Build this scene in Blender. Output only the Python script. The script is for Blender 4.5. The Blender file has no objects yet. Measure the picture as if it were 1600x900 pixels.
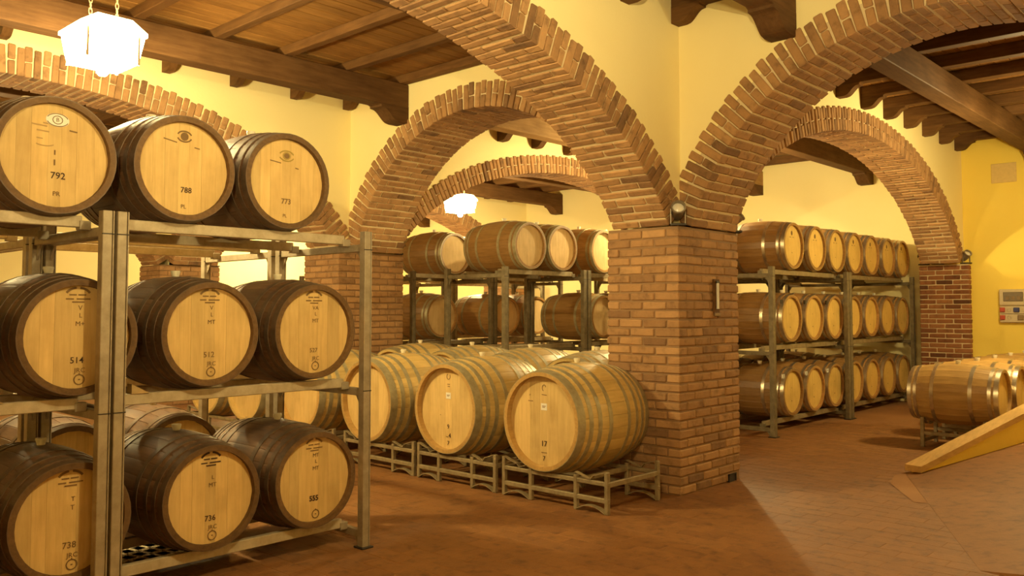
import bpy, bmesh, math, random
from mathutils import Vector, Matrix

random.seed(7)
PI = math.pi
SC = bpy.context.scene
COL = SC.collection

# ------------------------------------------------------------------ camera, world, exposure
CAM = Vector((-6.379, -3.95, 1.6))
YAW = math.atan(1240 / 1340.0)
PITCH = math.atan(66 / 1340.0)
FPX = 1340.0
cd = bpy.data.cameras.new('camera')
cam = bpy.data.objects.new('camera', cd)
COL.objects.link(cam)
cam.location = CAM
cam.rotation_euler = (PI / 2 + PITCH, 0, YAW - PI / 2)
cd.sensor_width = 36.0
cd.lens = FPX / 1600.0 * 36.0
cd.shift_y = -35.0 / 1600.0
cd.clip_start = 0.02
SC.camera = cam
w = bpy.data.worlds.new('world')
SC.world = w
w.use_nodes = True
w.node_tree.nodes['Background'].inputs[0].default_value = (0.02, 0.015, 0.008, 1)
w.node_tree.nodes['Background'].inputs[1].default_value = 1.0
SC.view_settings.view_transform = 'Standard'
SC.view_settings.look = 'None'
SC.view_settings.exposure = 0.9
SC.view_settings.gamma = 1.0
SC.view_settings.use_curve_mapping = False
SC.cycles.max_bounces = 8
SC.cycles.diffuse_bounces = 5

# the lamps: one box lantern hangs in the middle of every bay (colour and radiance of the diffuser)
LAMP_COLOR = (1.0, 0.79, 0.36)
FILL_SPOT_COLOR = (1.0, 0.80, 0.38)
FILL_SPOT_POWER = 520.0  # for the unseen fill spotlights added around the camera bay
LAMP_POWER = 34.0           # radiance of the lantern glass
BULB_POWER = 165.0          # the bulb under each lantern
LAMP_SPOTS = [(-3.72, 2.83, 3.62, 1.15), (4.87, 2.83, 3.6, 1.1), (4.87, 7.8, 3.55, 1.0), (-3.8, -2.0, 3.6, 0.54),
              (4.87, -2.0, 3.5, 0.75), (4.87, 12.6, 3.55, 1.5), (-3.7, 7.8, 3.6, 0.6)]

FWD = Vector((math.cos(YAW) * math.cos(PITCH), math.sin(YAW) * math.cos(PITCH), math.sin(PITCH)))
RGT = Vector((math.sin(YAW), -math.cos(YAW), 0))
UPV = RGT.cross(FWD)


def in_view(p, m=40):
    """True where a point lies in the picture: only decides how finely a piece is split."""
    d = Vector(p) - CAM
    z = d.dot(FWD)
    if z < 0.2:
        return False
    x = 800 + FPX * d.dot(RGT) / z
    y = 415 - FPX * d.dot(UPV) / z
    return -m < x < 1600 + m and -m < y < 900 + m


# ------------------------------------------------------------------ materials
def nodes_of(name):
    m = bpy.data.materials.new(name)
    m.use_nodes = True
    nt = m.node_tree
    b = nt.nodes['Principled BSDF']
    return m, nt, b


def ramp(nt, stops):
    r = nt.nodes.new('ShaderNodeValToRGB')
    els = r.color_ramp.elements
    while len(els) < len(stops):
        els.new(0.5)
    for e, (p, c) in zip(els, stops):
        e.position = p
        e.color = (*c, 1)
    return r


def mixc(nt, mode, fac, a, b):
    n = nt.nodes.new('ShaderNodeMix')
    n.data_type = 'RGBA'
    n.blend_type = mode
    for sock, v in ((n.inputs[0], fac), (n.inputs[6], a), (n.inputs[7], b)):
        if isinstance(v, (int, float)):
            sock.default_value = v
        elif isinstance(v, tuple):
            sock.default_value = (*v, 1)
        else:
            nt.links.new(v, sock)
    return n.outputs[2]


def noise(nt, scale, detail=4, stretch=(1, 1, 1), coord='Object', rough=0.55):
    tc = nt.nodes.new('ShaderNodeTexCoord')
    mp = nt.nodes.new('ShaderNodeMapping')
    mp.inputs['Scale'].default_value = stretch
    n = nt.nodes.new('ShaderNodeTexNoise')
    n.inputs['Scale'].default_value = scale
    n.inputs['Detail'].default_value = detail
    n.inputs['Roughness'].default_value = rough
    nt.links.new(tc.outputs[coord], mp.inputs['Vector'])
    # every piece gets its own stretch of texture
    oi = nt.nodes.new('ShaderNodeObjectInfo')
    mu = nt.nodes.new('ShaderNodeMath')
    mu.operation = 'MULTIPLY'
    mu.inputs[1].default_value = 37.0
    nt.links.new(oi.outputs['Random'], mu.inputs[0])
    nt.links.new(mu.outputs[0], mp.inputs['Location'])
    nt.links.new(mp.outputs['Vector'], n.inputs['Vector'])
    return n


def bump(nt, b, h, strength, dist=0.01):
    n = nt.nodes.new('ShaderNodeBump')
    n.inputs['Strength'].default_value = strength
    n.inputs['Distance'].default_value = dist
    nt.links.new(h, n.inputs['Height'])
    nt.links.new(n.outputs[0], b.inputs['Normal'])


def rnd(nt, island=False):
    if island:
        g = nt.nodes.new('ShaderNodeNewGeometry')
        return g.outputs['Random Per Island']
    return nt.nodes.new('ShaderNodeObjectInfo').outputs['Random']


def plaster(name, c1, c2):
    m, nt, b = nodes_of(name)
    n = noise(nt, 0.9, 6)
    r = ramp(nt, [(0.3, c1), (0.7, c2)])
    nt.links.new(n.outputs[0], r.inputs[0])
    nt.links.new(r.outputs[0], b.inputs['Base Color'])
    n2 = noise(nt, 35, 5)
    bump(nt, b, n2.outputs[0], 0.12, 0.01)
    b.inputs['Roughness'].default_value = 0.85
    return m


def brick_mat(name, island=False, stops=None):
    m, nt, b = nodes_of(name)
    stops = stops or [(0.0, (0.20, 0.107, 0.05)), (0.05, (0.26, 0.14, 0.062)), (0.14, (0.32, 0.175, 0.075)),
                      (0.6, (0.385, 0.213, 0.092)), (1.0, (0.45, 0.258, 0.115))]
    r = ramp(nt, stops)
    nt.links.new(rnd(nt, island), r.inputs[0])
    n = noise(nt, 9, 6, rough=0.65)
    r2 = ramp(nt, [(0.28, (0.45, 0.43, 0.41)), (0.47, (0.95, 0.94, 0.92)), (0.7, (1.15, 1.13, 1.08))])
    nt.links.new(n.outputs[0], r2.inputs[0])
    c = mixc(nt, 'MULTIPLY', 0.85, r.outputs[0], r2.outputs[0])
    nt.links.new(c, b.inputs['Base Color'])
    n2 = noise(nt, 60, 5)
    bump(nt, b, n2.outputs[0], 0.35, 0.006)
    b.inputs['Roughness'].default_value = 0.9
    return m


def wood_mat(name, c1, c2, stretch, scale=6, rough=0.6, vary=0.25, bmp=0.15, mark=None, coat=0.0):
    m, nt, b = nodes_of(name)
    n = noise(nt, scale, 7, stretch, rough=0.6)
    r = ramp(nt, [(0.28, c1), (0.72, c2)])
    nt.links.new(n.outputs[0], r.inputs[0])
    lo, hi = 1 - vary, 1 + vary
    r2 = ramp(nt, [(0, (lo, lo, lo)), (1, (hi, hi * 0.99, hi * 0.97))])
    nt.links.new(rnd(nt), r2.inputs[0])
    c = mixc(nt, 'MULTIPLY', 1.0, r.outputs[0], r2.outputs[0])
    n3 = noise(nt, 3.0, 5)
    r3 = ramp(nt, [(0.33, (0.72, 0.68, 0.62)), (0.55, (1, 1, 1))])
    nt.links.new(n3.outputs[0], r3.inputs[0])
    c = mixc(nt, 'MULTIPLY', 0.6, c, r3.outputs[0])
    nt.links.new(c, b.inputs['Base Color'])
    bump(nt, b, n.outputs[0], bmp, 0.004)
    b.inputs['Roughness'].default_value = rough
    b.inputs['Specular IOR Level'].default_value = 0.5 if rough < 0.6 else 0.2
    b.inputs['Coat Weight'].default_value = coat
    b.inputs['Coat Roughness'].default_value = 0.35
    return m


def metal_mat(name, c1, c2, metallic, rough, scale=14):
    m, nt, b = nodes_of(name)
    n = noise(nt, scale, 6, rough=0.65)
    r = ramp(nt, [(0.32, c1), (0.66, c2)])
    nt.links.new(n.outputs[0], r.inputs[0])
    nt.links.new(r.outputs[0], b.inputs['Base Color'])
    b.inputs['Metallic'].default_value = metallic
    b.inputs['Roughness'].default_value = rough
    return m


def plain(name, c, rough=0.6, metallic=0.0, emit=None, strength=0):
    m, nt, b = nodes_of(name)
    n = noise(nt, 20, 3)
    k = 0.9
    r = ramp(nt, [(0.3, tuple(v * k for v in c)), (0.7, c)])
    nt.links.new(n.outputs[0], r.inputs[0])
    nt.links.new(r.outputs[0], b.inputs['Base Color'])
    b.inputs['Roughness'].default_value = rough
    b.inputs['Metallic'].default_value = metallic
    if emit:
        b.inputs['Emission Color'].default_value = (*emit, 1)
        b.inputs['Emission Strength'].default_value = strength
    return m


M = {}
M['plaster'] = plaster('yellow_plaster', (0.89, 0.765, 0.38), (0.92, 0.805, 0.43))
M['plaster_shaded'] = plaster('shaded_yellow_plaster', (0.88, 0.65, 0.10), (0.91, 0.69, 0.125))  # same yellow plaster, with shade and bounced light put into a deeper colour
M['brick'] = brick_mat('hand_made_brick')
M['brick_island'] = brick_mat('hand_made_brick_joined', True)
M['brick_red'] = brick_mat('red_brown_brick', False, [(0.0, (0.10, 0.04, 0.018)), (0.15, (0.20, 0.075, 0.03)), (0.6, (0.29, 0.115, 0.045)), (1.0, (0.36, 0.16, 0.065))])
M['brick_red_island'] = brick_mat('red_brown_brick_joined', True, [(0.0, (0.10, 0.04, 0.018)), (0.15, (0.20, 0.075, 0.03)), (0.6, (0.29, 0.115, 0.045)), (1.0, (0.36, 0.16, 0.065))])
M['mortar'] = plaster('sandy_mortar', (0.60, 0.47, 0.27), (0.72, 0.59, 0.36))
M['mortar_dark'] = plaster('dark_mortar', (0.20, 0.11, 0.05), (0.30, 0.18, 0.085))
TILE = [(0.0, (0.220, 0.093, 0.0245)), (0.5, (0.243, 0.104, 0.027)), (1.0, (0.266, 0.115, 0.030))]
M['tile'] = brick_mat('terracotta_tile', False, TILE)
M['tile_island'] = brick_mat('terracotta_tile_joined', True, TILE)
for k in ('tile', 'tile_island'):
    M[k].node_tree.nodes['Principled BSDF'].inputs['Roughness'].default_value = 0.62
M['grout'] = plaster('floor_grout', (0.25, 0.108, 0.030), (0.36, 0.17, 0.055))
GX, GY, GZ = (1, 9, 9), (9, 1, 9), (9, 9, 1)
M['beam_x'] = wood_mat('dark_beam_wood', (0.09, 0.043, 0.0155), (0.155, 0.078, 0.029), GX, 3, 0.7, 0.15)
M['beam_y'] = wood_mat('dark_joist_wood', (0.09, 0.041, 0.013), (0.16, 0.078, 0.025), GY, 3, 0.7, 0.2)
M['plank'] = wood_mat('ceiling_plank_wood', (0.20, 0.095, 0.026), (0.33, 0.165, 0.046), GX, 3, 0.65, 0.22)
M['beam_lamplit'] = wood_mat('lamplit_beam_wood', (0.38, 0.22, 0.09), (0.56, 0.36, 0.16), GX, 3, 0.7, 0.1)  # one dark beam's wood, made paler to stand for lamplight on it
M['oak_head'] = wood_mat('fresh_oak_head', (0.60, 0.405, 0.155), (0.73, 0.52, 0.215), (12, 12, 1), 4, 0.6, 0.10, 0.08)
M['oak_head_pale'] = wood_mat('pale_oak_head', (0.62, 0.43, 0.20), (0.78, 0.57, 0.29), (12, 12, 1), 4, 0.6, 0.10, 0.08)
M['oak_head_gold'] = wood_mat('golden_oak_head', (0.62, 0.40, 0.10), (0.78, 0.54, 0.16), (12, 12, 1), 4, 0.55, 0.06, 0.05)
M['oak_dark'] = wood_mat('dark_oak_stave', (0.105, 0.052, 0.024), (0.20, 0.105, 0.046), (14, 1.2, 14), 3, 0.52, 0.22, 0.12)
M['oak_brown'] = wood_mat('brown_oak_stave', (0.27, 0.142, 0.044), (0.43, 0.235, 0.077), (14, 1.2, 14), 3, 0.42, 0.2, 0.12)
M['oak_blond'] = wood_mat('blond_oak_stave', (0.52, 0.36, 0.125), (0.68, 0.48, 0.18), (14, 1.2, 14), 3, 0.42, 0.16, 0.12)
M['oak_tan'] = wood_mat('tan_oak_stave', (0.40, 0.235, 0.075), (0.58, 0.36, 0.12), (14, 1.2, 14), 3, 0.42, 0.2, 0.12)
M['chime_dark'] = wood_mat('dark_chime_wood', (0.115, 0.066, 0.03), (0.20, 0.115, 0.05), (14, 14, 14), 3, 0.6, 0.15)
M['hoop_dark'] = metal_mat('dark_hoop_iron', (0.09, 0.058, 0.034), (0.16, 0.105, 0.062), 0.3, 0.5)
M['hoop_bright'] = metal_mat('bright_hoop_steel', (0.50, 0.42, 0.30), (0.66, 0.57, 0.42), 0.85, 0.30)
M['hoop_grey'] = metal_mat('greyed_hoop_steel', (0.32, 0.275, 0.16), (0.47, 0.41, 0.25), 0.4, 0.45)
M['steel'] = metal_mat('galvanised_rack_steel', (0.30, 0.245, 0.165), (0.42, 0.35, 0.245), 0.35, 0.55)
M['steel_shelf'] = metal_mat('worn_shelf_steel', (0.40, 0.32, 0.20), (0.55, 0.46, 0.31), 0.2, 0.6)
M['steel_dark'] = metal_mat('dull_cradle_steel', (0.22, 0.165, 0.085), (0.36, 0.28, 0.155), 0.35, 0.55)
M['steel_brown'] = metal_mat('brown_rack_steel', (0.14, 0.108, 0.058), (0.24, 0.19, 0.105), 0.3, 0.55)
M['bung'] = plain('white_silicone_bung', (0.80, 0.72, 0.52), 0.4)
M['ink'] = plain('dark_marking_ink', (0.055, 0.026, 0.012), 0.8)
M['ink_brown'] = plain('faded_brown_ink', (0.20, 0.115, 0.04), 0.8)
M['ink_grey'] = plain('faint_grey_ink', (0.43, 0.28, 0.11), 0.8)
M['gold'] = plain('olive_gold_stamp', (0.36, 0.25, 0.045), 0.6)
M['paper'] = plain('white_paper_label', (0.82, 0.78, 0.66), 0.7)
M['cream'] = plain('cream_plastic', (0.62, 0.50, 0.30), 0.45)
M['window'] = plain('smoked_cover_plastic', (0.17, 0.115, 0.05), 0.25)
M['red'] = plain('red_socket_plastic', (0.50, 0.06, 0.02), 0.4)
M['blue'] = plain('blue_socket_plastic', (0.035, 0.04, 0.16), 0.4)
M['grey_plastic'] = plain('brown_grey_plastic', (0.25, 0.16, 0.07), 0.5)
M['spot'] = metal_mat('grey_spotlight_metal', (0.24, 0.195, 0.14), (0.40, 0.34, 0.25), 0.5, 0.4)
M['black'] = plain('blackened_metal', (0.03, 0.022, 0.015), 0.5)
M['lens'] = plain('frosted_spot_lens', (0.85, 0.80, 0.68), 0.2)
M['vent'] = plain('tan_vent_cover', (0.74, 0.53, 0.19), 0.7)
M['wedge'] = wood_mat('pale_wedge_wood', (0.50, 0.34, 0.14), (0.66, 0.47, 0.22), (4, 4, 4), 4)
M['coping'] = wood_mat('yellow_brown_coping_wood', (0.46, 0.28, 0.085), (0.62, 0.40, 0.14), (1, 9, 9), 4, 0.5)
M['lamp'] = plain('lit_lantern_diffuser', (0.9, 0.85, 0.7), 0.5, 0, LAMP_COLOR, LAMP_POWER)


# ------------------------------------------------------------------ mesh helpers
class MB:
    def __init__(self):
        self.v, self.f = [], []

    def add(self, vs, fs):
        o = len(self.v)
        self.v += [tuple(p) for p in vs]
        self.f += [tuple(i + o for i in q) for q in fs]
        return self

    def box(self, x0, x1, y0, y1, z0, z1, mat=None):
        vs = [Vector((x, y, z)) for x in (x0, x1) for y in (y0, y1) for z in (z0, z1)]
        if mat:
            vs = [mat @ p for p in vs]
        return self.add(vs, [(0, 1, 3, 2), (4, 6, 7, 5), (0, 4, 5, 1), (2, 3, 7, 6), (0, 2, 6, 4), (1, 5, 7, 3)])

    def cbox(self, x0, x1, y0, y1, z0, z1, c=0.006, mat=None, jit=0.0, rng=random):
        """box with chamfered edges"""
        xs, ys, zs = (x0, x1), (y0, y1), (z0, z1)
        vs, idx = [], {}
        for i in (0, 1):
            for j in (0, 1):
                for k in (0, 1):
                    sx, sy, sz = (1, -1)[i], (1, -1)[j], (1, -1)[k]
                    jx, jy, jz = (rng.uniform(-jit, jit) for _ in range(3))
                    p = (xs[i] + jx, ys[j] + jy, zs[k] + jz)
                    for a in range(3):
                        d = [c * sx, c * sy, c * sz]
                        d[a] = 0
                        idx[i, j, k, a] = len(vs)
                        vs.append(Vector((p[0] + d[0], p[1] + d[1], p[2] + d[2])))
        fs = []
        for a in range(3):
            b, e = (a + 1) % 3, (a + 2) % 3
            for s in (0, 1):
                def key(u, v):
                    q = [0, 0, 0]
                    q[a], q[b], q[e] = s, u, v
                    return idx[q[0], q[1], q[2], a]
                q = [key(0, 0), key(1, 0), key(1, 1), key(0, 1)]
                fs.append(tuple(q if s else q[::-1]))
        for a in range(3):
            b, e = (a + 1) % 3, (a + 2) % 3
            for s in (0, 1):
                for t in (0, 1):
                    def key(u, w):
                        q = [0, 0, 0]
                        q[a], q[b], q[e] = u, s, t
                        return idx[q[0], q[1], q[2], w]
                    q = [key(0, b), key(1, b), key(1, e), key(0, e)]
                    fs.append(tuple(q if (s == t) else q[::-1]))
        for i in (0, 1):
            for j in (0, 1):
                for k in (0, 1):
                    q = [idx[i, j, k, 0], idx[i, j, k, 1], idx[i, j, k, 2]]
                    fs.append(tuple(q if (i + j + k) % 2 else q[::-1]))
        if mat:
            vs = [mat @ p for p in vs]
        return self.add(vs, fs)

    def prism(self, prof, d0, d1, f):
        """prof: 2D outline; f(u, v, d) -> point"""
        n = len(prof)
        vs = [f(u, v, d0) for u, v in prof] + [f(u, v, d1) for u, v in prof]
        fs = [tuple(range(n))[::-1], tuple(range(n, 2 * n))]
        fs += [(i, (i + 1) % n, n + (i + 1) % n, n + i) for i in range(n)]
        return self.add(vs, fs)

    def tube(self, pts, r, n=8):
        pts = [Vector(p) for p in pts]
        rings = []
        for i, p in enumerate(pts):
            d = (pts[min(i + 1, len(pts) - 1)] - pts[max(i - 1, 0)]).normalized()
            a = d.orthogonal().normalized()
            b = d.cross(a)
            rings.append([p + (a * math.cos(2 * PI * k / n) + b * math.sin(2 * PI * k / n)) * r for k in range(n)])
        vs = [q for rg in rings for q in rg]
        fs = []
        for i in range(len(pts) - 1):
            for k in range(n):
                fs.append((i * n + k, i * n + (k + 1) % n, (i + 1) * n + (k + 1) % n, (i + 1) * n + k))
        fs.append(tuple(range(n))[::-1])
        fs.append(tuple((len(pts) - 1) * n + k for k in range(n)))
        return self.add(vs, fs)

    def strip(self, pts, side, thick):
        """flat bar following pts, its width along vector side, thickness thick (upwards normal)"""
        pts = [Vector(p) for p in pts]
        side = Vector(side)
        vs = []
        for i, p in enumerate(pts):
            d = (pts[min(i + 1, len(pts) - 1)] - pts[max(i - 1, 0)]).normalized()
            nn = d.cross(side).normalized() * (thick / 2)
            vs += [p - side / 2 - nn, p + side / 2 - nn, p + side / 2 + nn, p - side / 2 + nn]
        fs = [(0, 1, 2, 3)[::-1]]
        for i in range(len(pts) - 1):
            for k in range(4):
                fs.append((4 * i + k, 4 * i + (k + 1) % 4, 4 * i + 4 + (k + 1) % 4, 4 * i + 4 + k))
        e = 4 * (len(pts) - 1)
        fs.append((e, e + 1, e + 2, e + 3))
        return self.add(vs, fs)

    def lathe_y(self, prof, n=32, caps=True):
        """prof: (y, r) pairs turned about the Y axis"""
        vs, fs = [], []
        for y, r in prof:
            vs += [(r * math.cos(2 * PI * k / n), y, r * math.sin(2 * PI * k / n)) for k in range(n)]
        for i in range(len(prof) - 1):
            for k in range(n):
                fs.append((i * n + k, (i + 1) * n + k, (i + 1) * n + (k + 1) % n, i * n + (k + 1) % n))
        if caps:
            fs.append(tuple(range(n)))
            fs.append(tuple((len(prof) - 1) * n + k for k in range(n))[::-1])
        return self.add(vs, fs)

    def mesh(self, name, mat, smooth=False):
        me = bpy.data.meshes.new(name)
        me.from_pydata(self.v, [], self.f)
        bm = bmesh.new()
        bm.from_mesh(me)
        bmesh.ops.recalc_face_normals(bm, faces=bm.faces)
        bm.to_mesh(me)
        bm.free()
        if smooth:
            me.polygons.foreach_set('use_smooth', [True] * len(me.polygons))
            try:
                me.set_sharp_from_angle(angle=math.radians(38))
            except Exception:
                pass
        if mat:
            me.materials.append(mat)
        return me

    def obj(self, name, mat, parent=None, loc=(0, 0, 0), smooth=False):
        return link(name, self.mesh(name, mat, smooth), parent, loc)


def link(name, data, parent=None, loc=(0, 0, 0)):
    o = bpy.data.objects.new(name, data)
    COL.objects.link(o)
    o.location = loc
    if parent:
        o.parent = parent
    return o


def tag(o, label, cat, group=None, kind=None):
    if label:
        o['label'] = label
    if cat:
        o['category'] = cat
    if group:
        o['group'] = group
    if kind:
        o['kind'] = kind
    return o


def thing(name, label, cat, loc=(0, 0, 0), rz=0, group=None):
    o = link(name, None, None, loc)
    o.empty_display_size = 0.1
    o.rotation_euler = (0, 0, rz)
    return tag(o, label, cat, group)


def dup(o, parent=None):
    c = o.copy()
    COL.objects.link(c)
    if parent:
        c.parent = parent
    for ch in list(o.children):
        dup(ch, c)
    return c


BR = {}


def brick_mesh(lx, ly, lz, mat, c=0.0075, var=4, jit=0.0032):
    key = (round(lx, 3), round(ly, 3), round(lz, 3), mat.name)
    if key not in BR:
        BR[key] = []
        rg = random.Random(hash(key[:3]) & 0xffff)
        for _ in range(var):
            BR[key].append(MB().cbox(-lx / 2, lx / 2, -ly / 2, ly / 2, -lz / 2, lz / 2, c, None, jit, rg).mesh('brick', mat))
    return random.choice(BR[key])


# ------------------------------------------------------------------ brick pillars
def pillar(x0, x1, y0, y1, h, label, mat='brick', faces=('-x', '-y'), pitch=0.079, hole=None):
    cx, cy = (x0 + x1) / 2, (y0 + y1) / 2
    lx, ly = (x1 - x0) / 2, (y1 - y0) / 2
    e = 0.011
    root = MB().box(-lx + e, lx - e, -ly + e, ly - e, 0, h - 0.002).obj('brick_pillar', M['mortar_dark' if mat == 'brick' else 'mortar'], None, (cx, cy, 0))
    tag(root, label, 'pillar', None, 'structure')
    back = MB()
    n = int(round(h / pitch))
    bh = pitch - 0.013
    dp = 0.125
    j = 0.012
    for r in range(n):
        z = (r + 0.5) * pitch
        row = []
        nx, ny = max(2, round((2 * lx) / 0.27)), max(2, round((2 * ly) / 0.265))
        if r % 2 == 0:
            L = (2 * lx + j) / nx - j
            for k in range(nx):
                x = -lx + L / 2 + k * (L + j)
                row.append((x, -ly + dp / 2, L, dp, {'-y'} | ({'-x'} if k == 0 else set())))
                row.append((x, ly - dp / 2, L, dp, {'+y'} | ({'-x'} if k == 0 else set())))
            m = max(1, ny - 1)
            S = 2 * ly - 2 * dp - j
            L = (S) / m - j
            for k in range(m):
                y = -ly + dp + j + L / 2 + k * (L + j)
                row.append((-lx + dp / 2, y, dp, L, {'-x'}))
                row.append((lx - dp / 2, y, dp, L, {'+x'}))
        else:
            L = (2 * ly + j) / ny - j
            for k in range(ny):
                y = -ly + L / 2 + k * (L + j)
                row.append((-lx + dp / 2, y, dp, L, {'-x'} | ({'-y'} if k == 0 else set())))
                row.append((lx - dp / 2, y, dp, L, {'+x'} | ({'-y'} if k == 0 else set())))
            m = max(1, nx - 1)
            S = 2 * lx - 2 * dp - j
            L = S / m - j
            for k in range(m):
                x = -lx + dp + j + L / 2 + k * (L + j)
                row.append((x, -ly + dp / 2, L, dp, {'-y'}))
                row.append((x, ly - dp / 2, L, dp, {'+y'}))
        for (x, y, a, b, fc) in row:
            if hole and r == 0 and abs(x - hole) < 0.16 and '-y' in fc:
                a *= 0.5
                x -= a / 2
            if fc & set(faces):
                o = link('brick', brick_mesh(a, b, bh, M[mat]), root, (x + random.uniform(-.002, .002), y + random.uniform(-.003, .003), z))
            else:
                back.box(x - a / 2, x + a / 2, y - b / 2, y + b / 2, z - bh / 2, z + bh / 2)
    if back.v:
        o = back.obj('brick_facing', M[mat + '_island'], root)
        o['kind'] = 'stuff'
    return root


# ------------------------------------------------------------------ brick arches and the plaster walls over them
SPRING = 2.31
CEIL = 4.62


def ell(c, z0, a, b, t):
    p = (c + a * math.cos(t), z0 + b * math.sin(t))
    n = (math.cos(t) / a, math.sin(t) / b)
    l = math.hypot(*n)
    return p, (n[0] / l, n[1] / l)


def arch(axis, p0, p1, c, z0, a, b, front, label, limit=300, mat='brick', pitch=0.0765, ring=0.285):
    """axis: the direction it spans; p0..p1: its thickness; front: the face towards the camera bay (-1 low side)"""
    t0 = math.asin((SPRING - z0) / b)
    N = 600
    ts = [t0 + (PI - 2 * t0) * i / N for i in range(N + 1)]
    pts = [ell(c, z0, a, b, t) for t in ts]
    s = [0.0]
    for i in range(N):
        s.append(s[-1] + math.hypot(pts[i + 1][0][0] - pts[i][0][0], pts[i + 1][0][1] - pts[i][0][1]))

    def P(u, z, d):
        return Vector((u, d, z)) if axis == 'x' else Vector((d, u, z))
    base = P(c, 0, (p0 + p1) / 2)
    # mortar ring
    mb = MB()
    M_ = 72
    q = []
    for i in range(M_ + 1):
        (pt, n) = ell(c, z0, a, b, t0 + (PI - 2 * t0) * i / M_)
        q.append((pt, n))
    vs, fs = [], []
    for (pt, n) in q:
        for r, d in ((0.011, p0 + 0.001), (ring - 0.012, p0 + 0.001), (ring - 0.012, p1 - 0.001), (0.011, p1 - 0.001)):
            vs.append(P(pt[0] + n[0] * r, pt[1] + n[1] * r, d) - base)
    for i in range(M_):
        for k in range(4):
            fs.append((4 * i + k, 4 * i + (k + 1) % 4, 4 * i + 4 + (k + 1) % 4, 4 * i + 4 + k))
    fs += [(0, 1, 2, 3), (4 * M_, 4 * M_ + 3, 4 * M_ + 2, 4 * M_ + 1)]
    root = mb.add(vs, fs).obj('brick_arch', M['mortar'], None, base)
    tag(root, label, 'arch', None, 'structure')
    # voussoirs
    T = p1 - p0 + 0.05
    q0 = p0 - 0.025
    n = int(s[-1] / pitch)
    pitch = s[-1] / n
    bt = pitch - 0.0175
    units = round(T / 0.29)
    u = T / units
    cand = []
    i = 0
    for k in range(n):
        target = (k + 0.5) * pitch
        while s[i + 1] < target:
            i += 1
        (pt, nn) = pts[i]
        row = []          # depth0, depth1, r0, r1, visible
        if k % 2:
            hd = 0.5 * u
            edges = [0, hd] + [hd + u * m for m in range(1, units)] + [T]
            for m in range(len(edges) - 1):
                end = m in (0, len(edges) - 2)
                if end:
                    vis = (m == 0) == (front < 0)
                    row.append((edges[m], edges[m + 1], 0, ring - 0.012, vis))
                else:
                    row.append((edges[m], edges[m + 1], 0, ring / 2 - 0.006, True))
        else:
            for m in range(units):
                row.append((m * u, (m + 1) * u, 0, ring / 2 - 0.006, True))
            row.append((0, u, ring / 2 + 0.006, ring + 0.006, front < 0))
            row.append((T - u, T, ring / 2 + 0.006, ring + 0.006, front > 0))
        for (d0, d1, r0, r1, vis) in row:
            lx, lz = d1 - d0 - 0.013, r1 - r0
            if d0 > 0.01 and d1 < T - 0.01:
                pass
            rm = (r0 + r1) / 2
            pos = P(pt[0] + nn[0] * rm, pt[1] + nn[1] * rm, q0 + (d0 + d1) / 2)
            th = bt if r0 < 0.05 and r1 < 0.2 else bt + (0.004 if b > 2.18 else 0.006)
            cand.append((vis and in_view(pos), (pos - CAM).length, pos, nn, lx, th, lz))
    cand.sort(key=lambda r: (not r[0], r[1]))
    rest = MB()
    for m, (iv, dist, pos, nn, lx, th, lz) in enumerate(cand):
        rad = P(nn[0], nn[1], 0)
        dep = P(0, 0, 1)
        tan = rad.cross(dep)
        mt = Matrix((dep, tan, rad)).transposed().to_4x4()
        mt.translation = pos - base + dep * random.uniform(-.004, .004)
        if iv and m < limit:
            o = link('brick', brick_mesh(lx, th, lz, M[mat]), root)
            o.matrix_basis = mt
        else:
            rest.box(-lx / 2, lx / 2, -th / 2, th / 2, -lz / 2, lz / 2, mt)
    if rest.v:
        o = rest.obj('brick_infill', M[mat + '_island'], root)
        o['kind'] = 'stuff'
    return root


def arch_wall(name, axis, p0, p1, c, z0, a, b, e0, e1, mat='plaster', label=None):
    """plaster wall from e0 to e1 standing on the arch (solid from the springing up outside it)"""
    t0 = math.asin((SPRING - z0) / b)

    def P(u, z, d):
        return Vector((u, d, z)) if axis == 'x' else Vector((d, u, z))
    off = 0.2
    prof = [(e0, SPRING - 0.01)]
    for i in range(61):
        t = PI - t0 - (PI - 2 * t0) * i / 60
        (pt, n) = ell(c, z0, a, b, t)
        prof.append((pt[0] + n[0] * off, pt[1] + n[1] * off))
    prof.append((e1, SPRING - 0.01))
    prof = [(max(e0, min(e1, u)), v) for u, v in prof]
    mb = MB()
    vs, fs = [], []
    for u, v in prof:
        vs += [P(u, v, p0), P(u, v, p1), P(u, CEIL, p1), P(u, CEIL, p0)]
    for i in range(len(prof) - 1):
        for k in range(4):
            fs.append((4 * i + k, 4 * i + (k + 1) % 4, 4 * i + 4 + (k + 1) % 4, 4 * i + 4 + k))
    e = 4 * (len(prof) - 1)
    fs += [(0, 1, 2, 3), (e, e + 1, e + 2, e + 3)]
    o = mb.add(vs, fs).obj(name, M[mat])
    o['kind'] = 'structure'
    if label:
        o['label'] = label
    return o


def struct_box(name, x0, x1, y0, y1, z0, z1, mat):
    o = MB().box(x0, x1, y0, y1, z0, z1).obj(name, M[mat])
    o['kind'] = 'structure'
    return o


WIDE = (1.6, 3.87, 2.2)        # z0, a, b of the arches that span a bay lengthwise
WIDE_R = (1.6, 4.03, 2.2)
WIDE_F = (1.6, 3.93, 2.2)
NARROW = (1.62, 2.16, 2.18)
XL, XR, XB = -7.45, 8.78, 9.1
YF = -4.3
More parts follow.
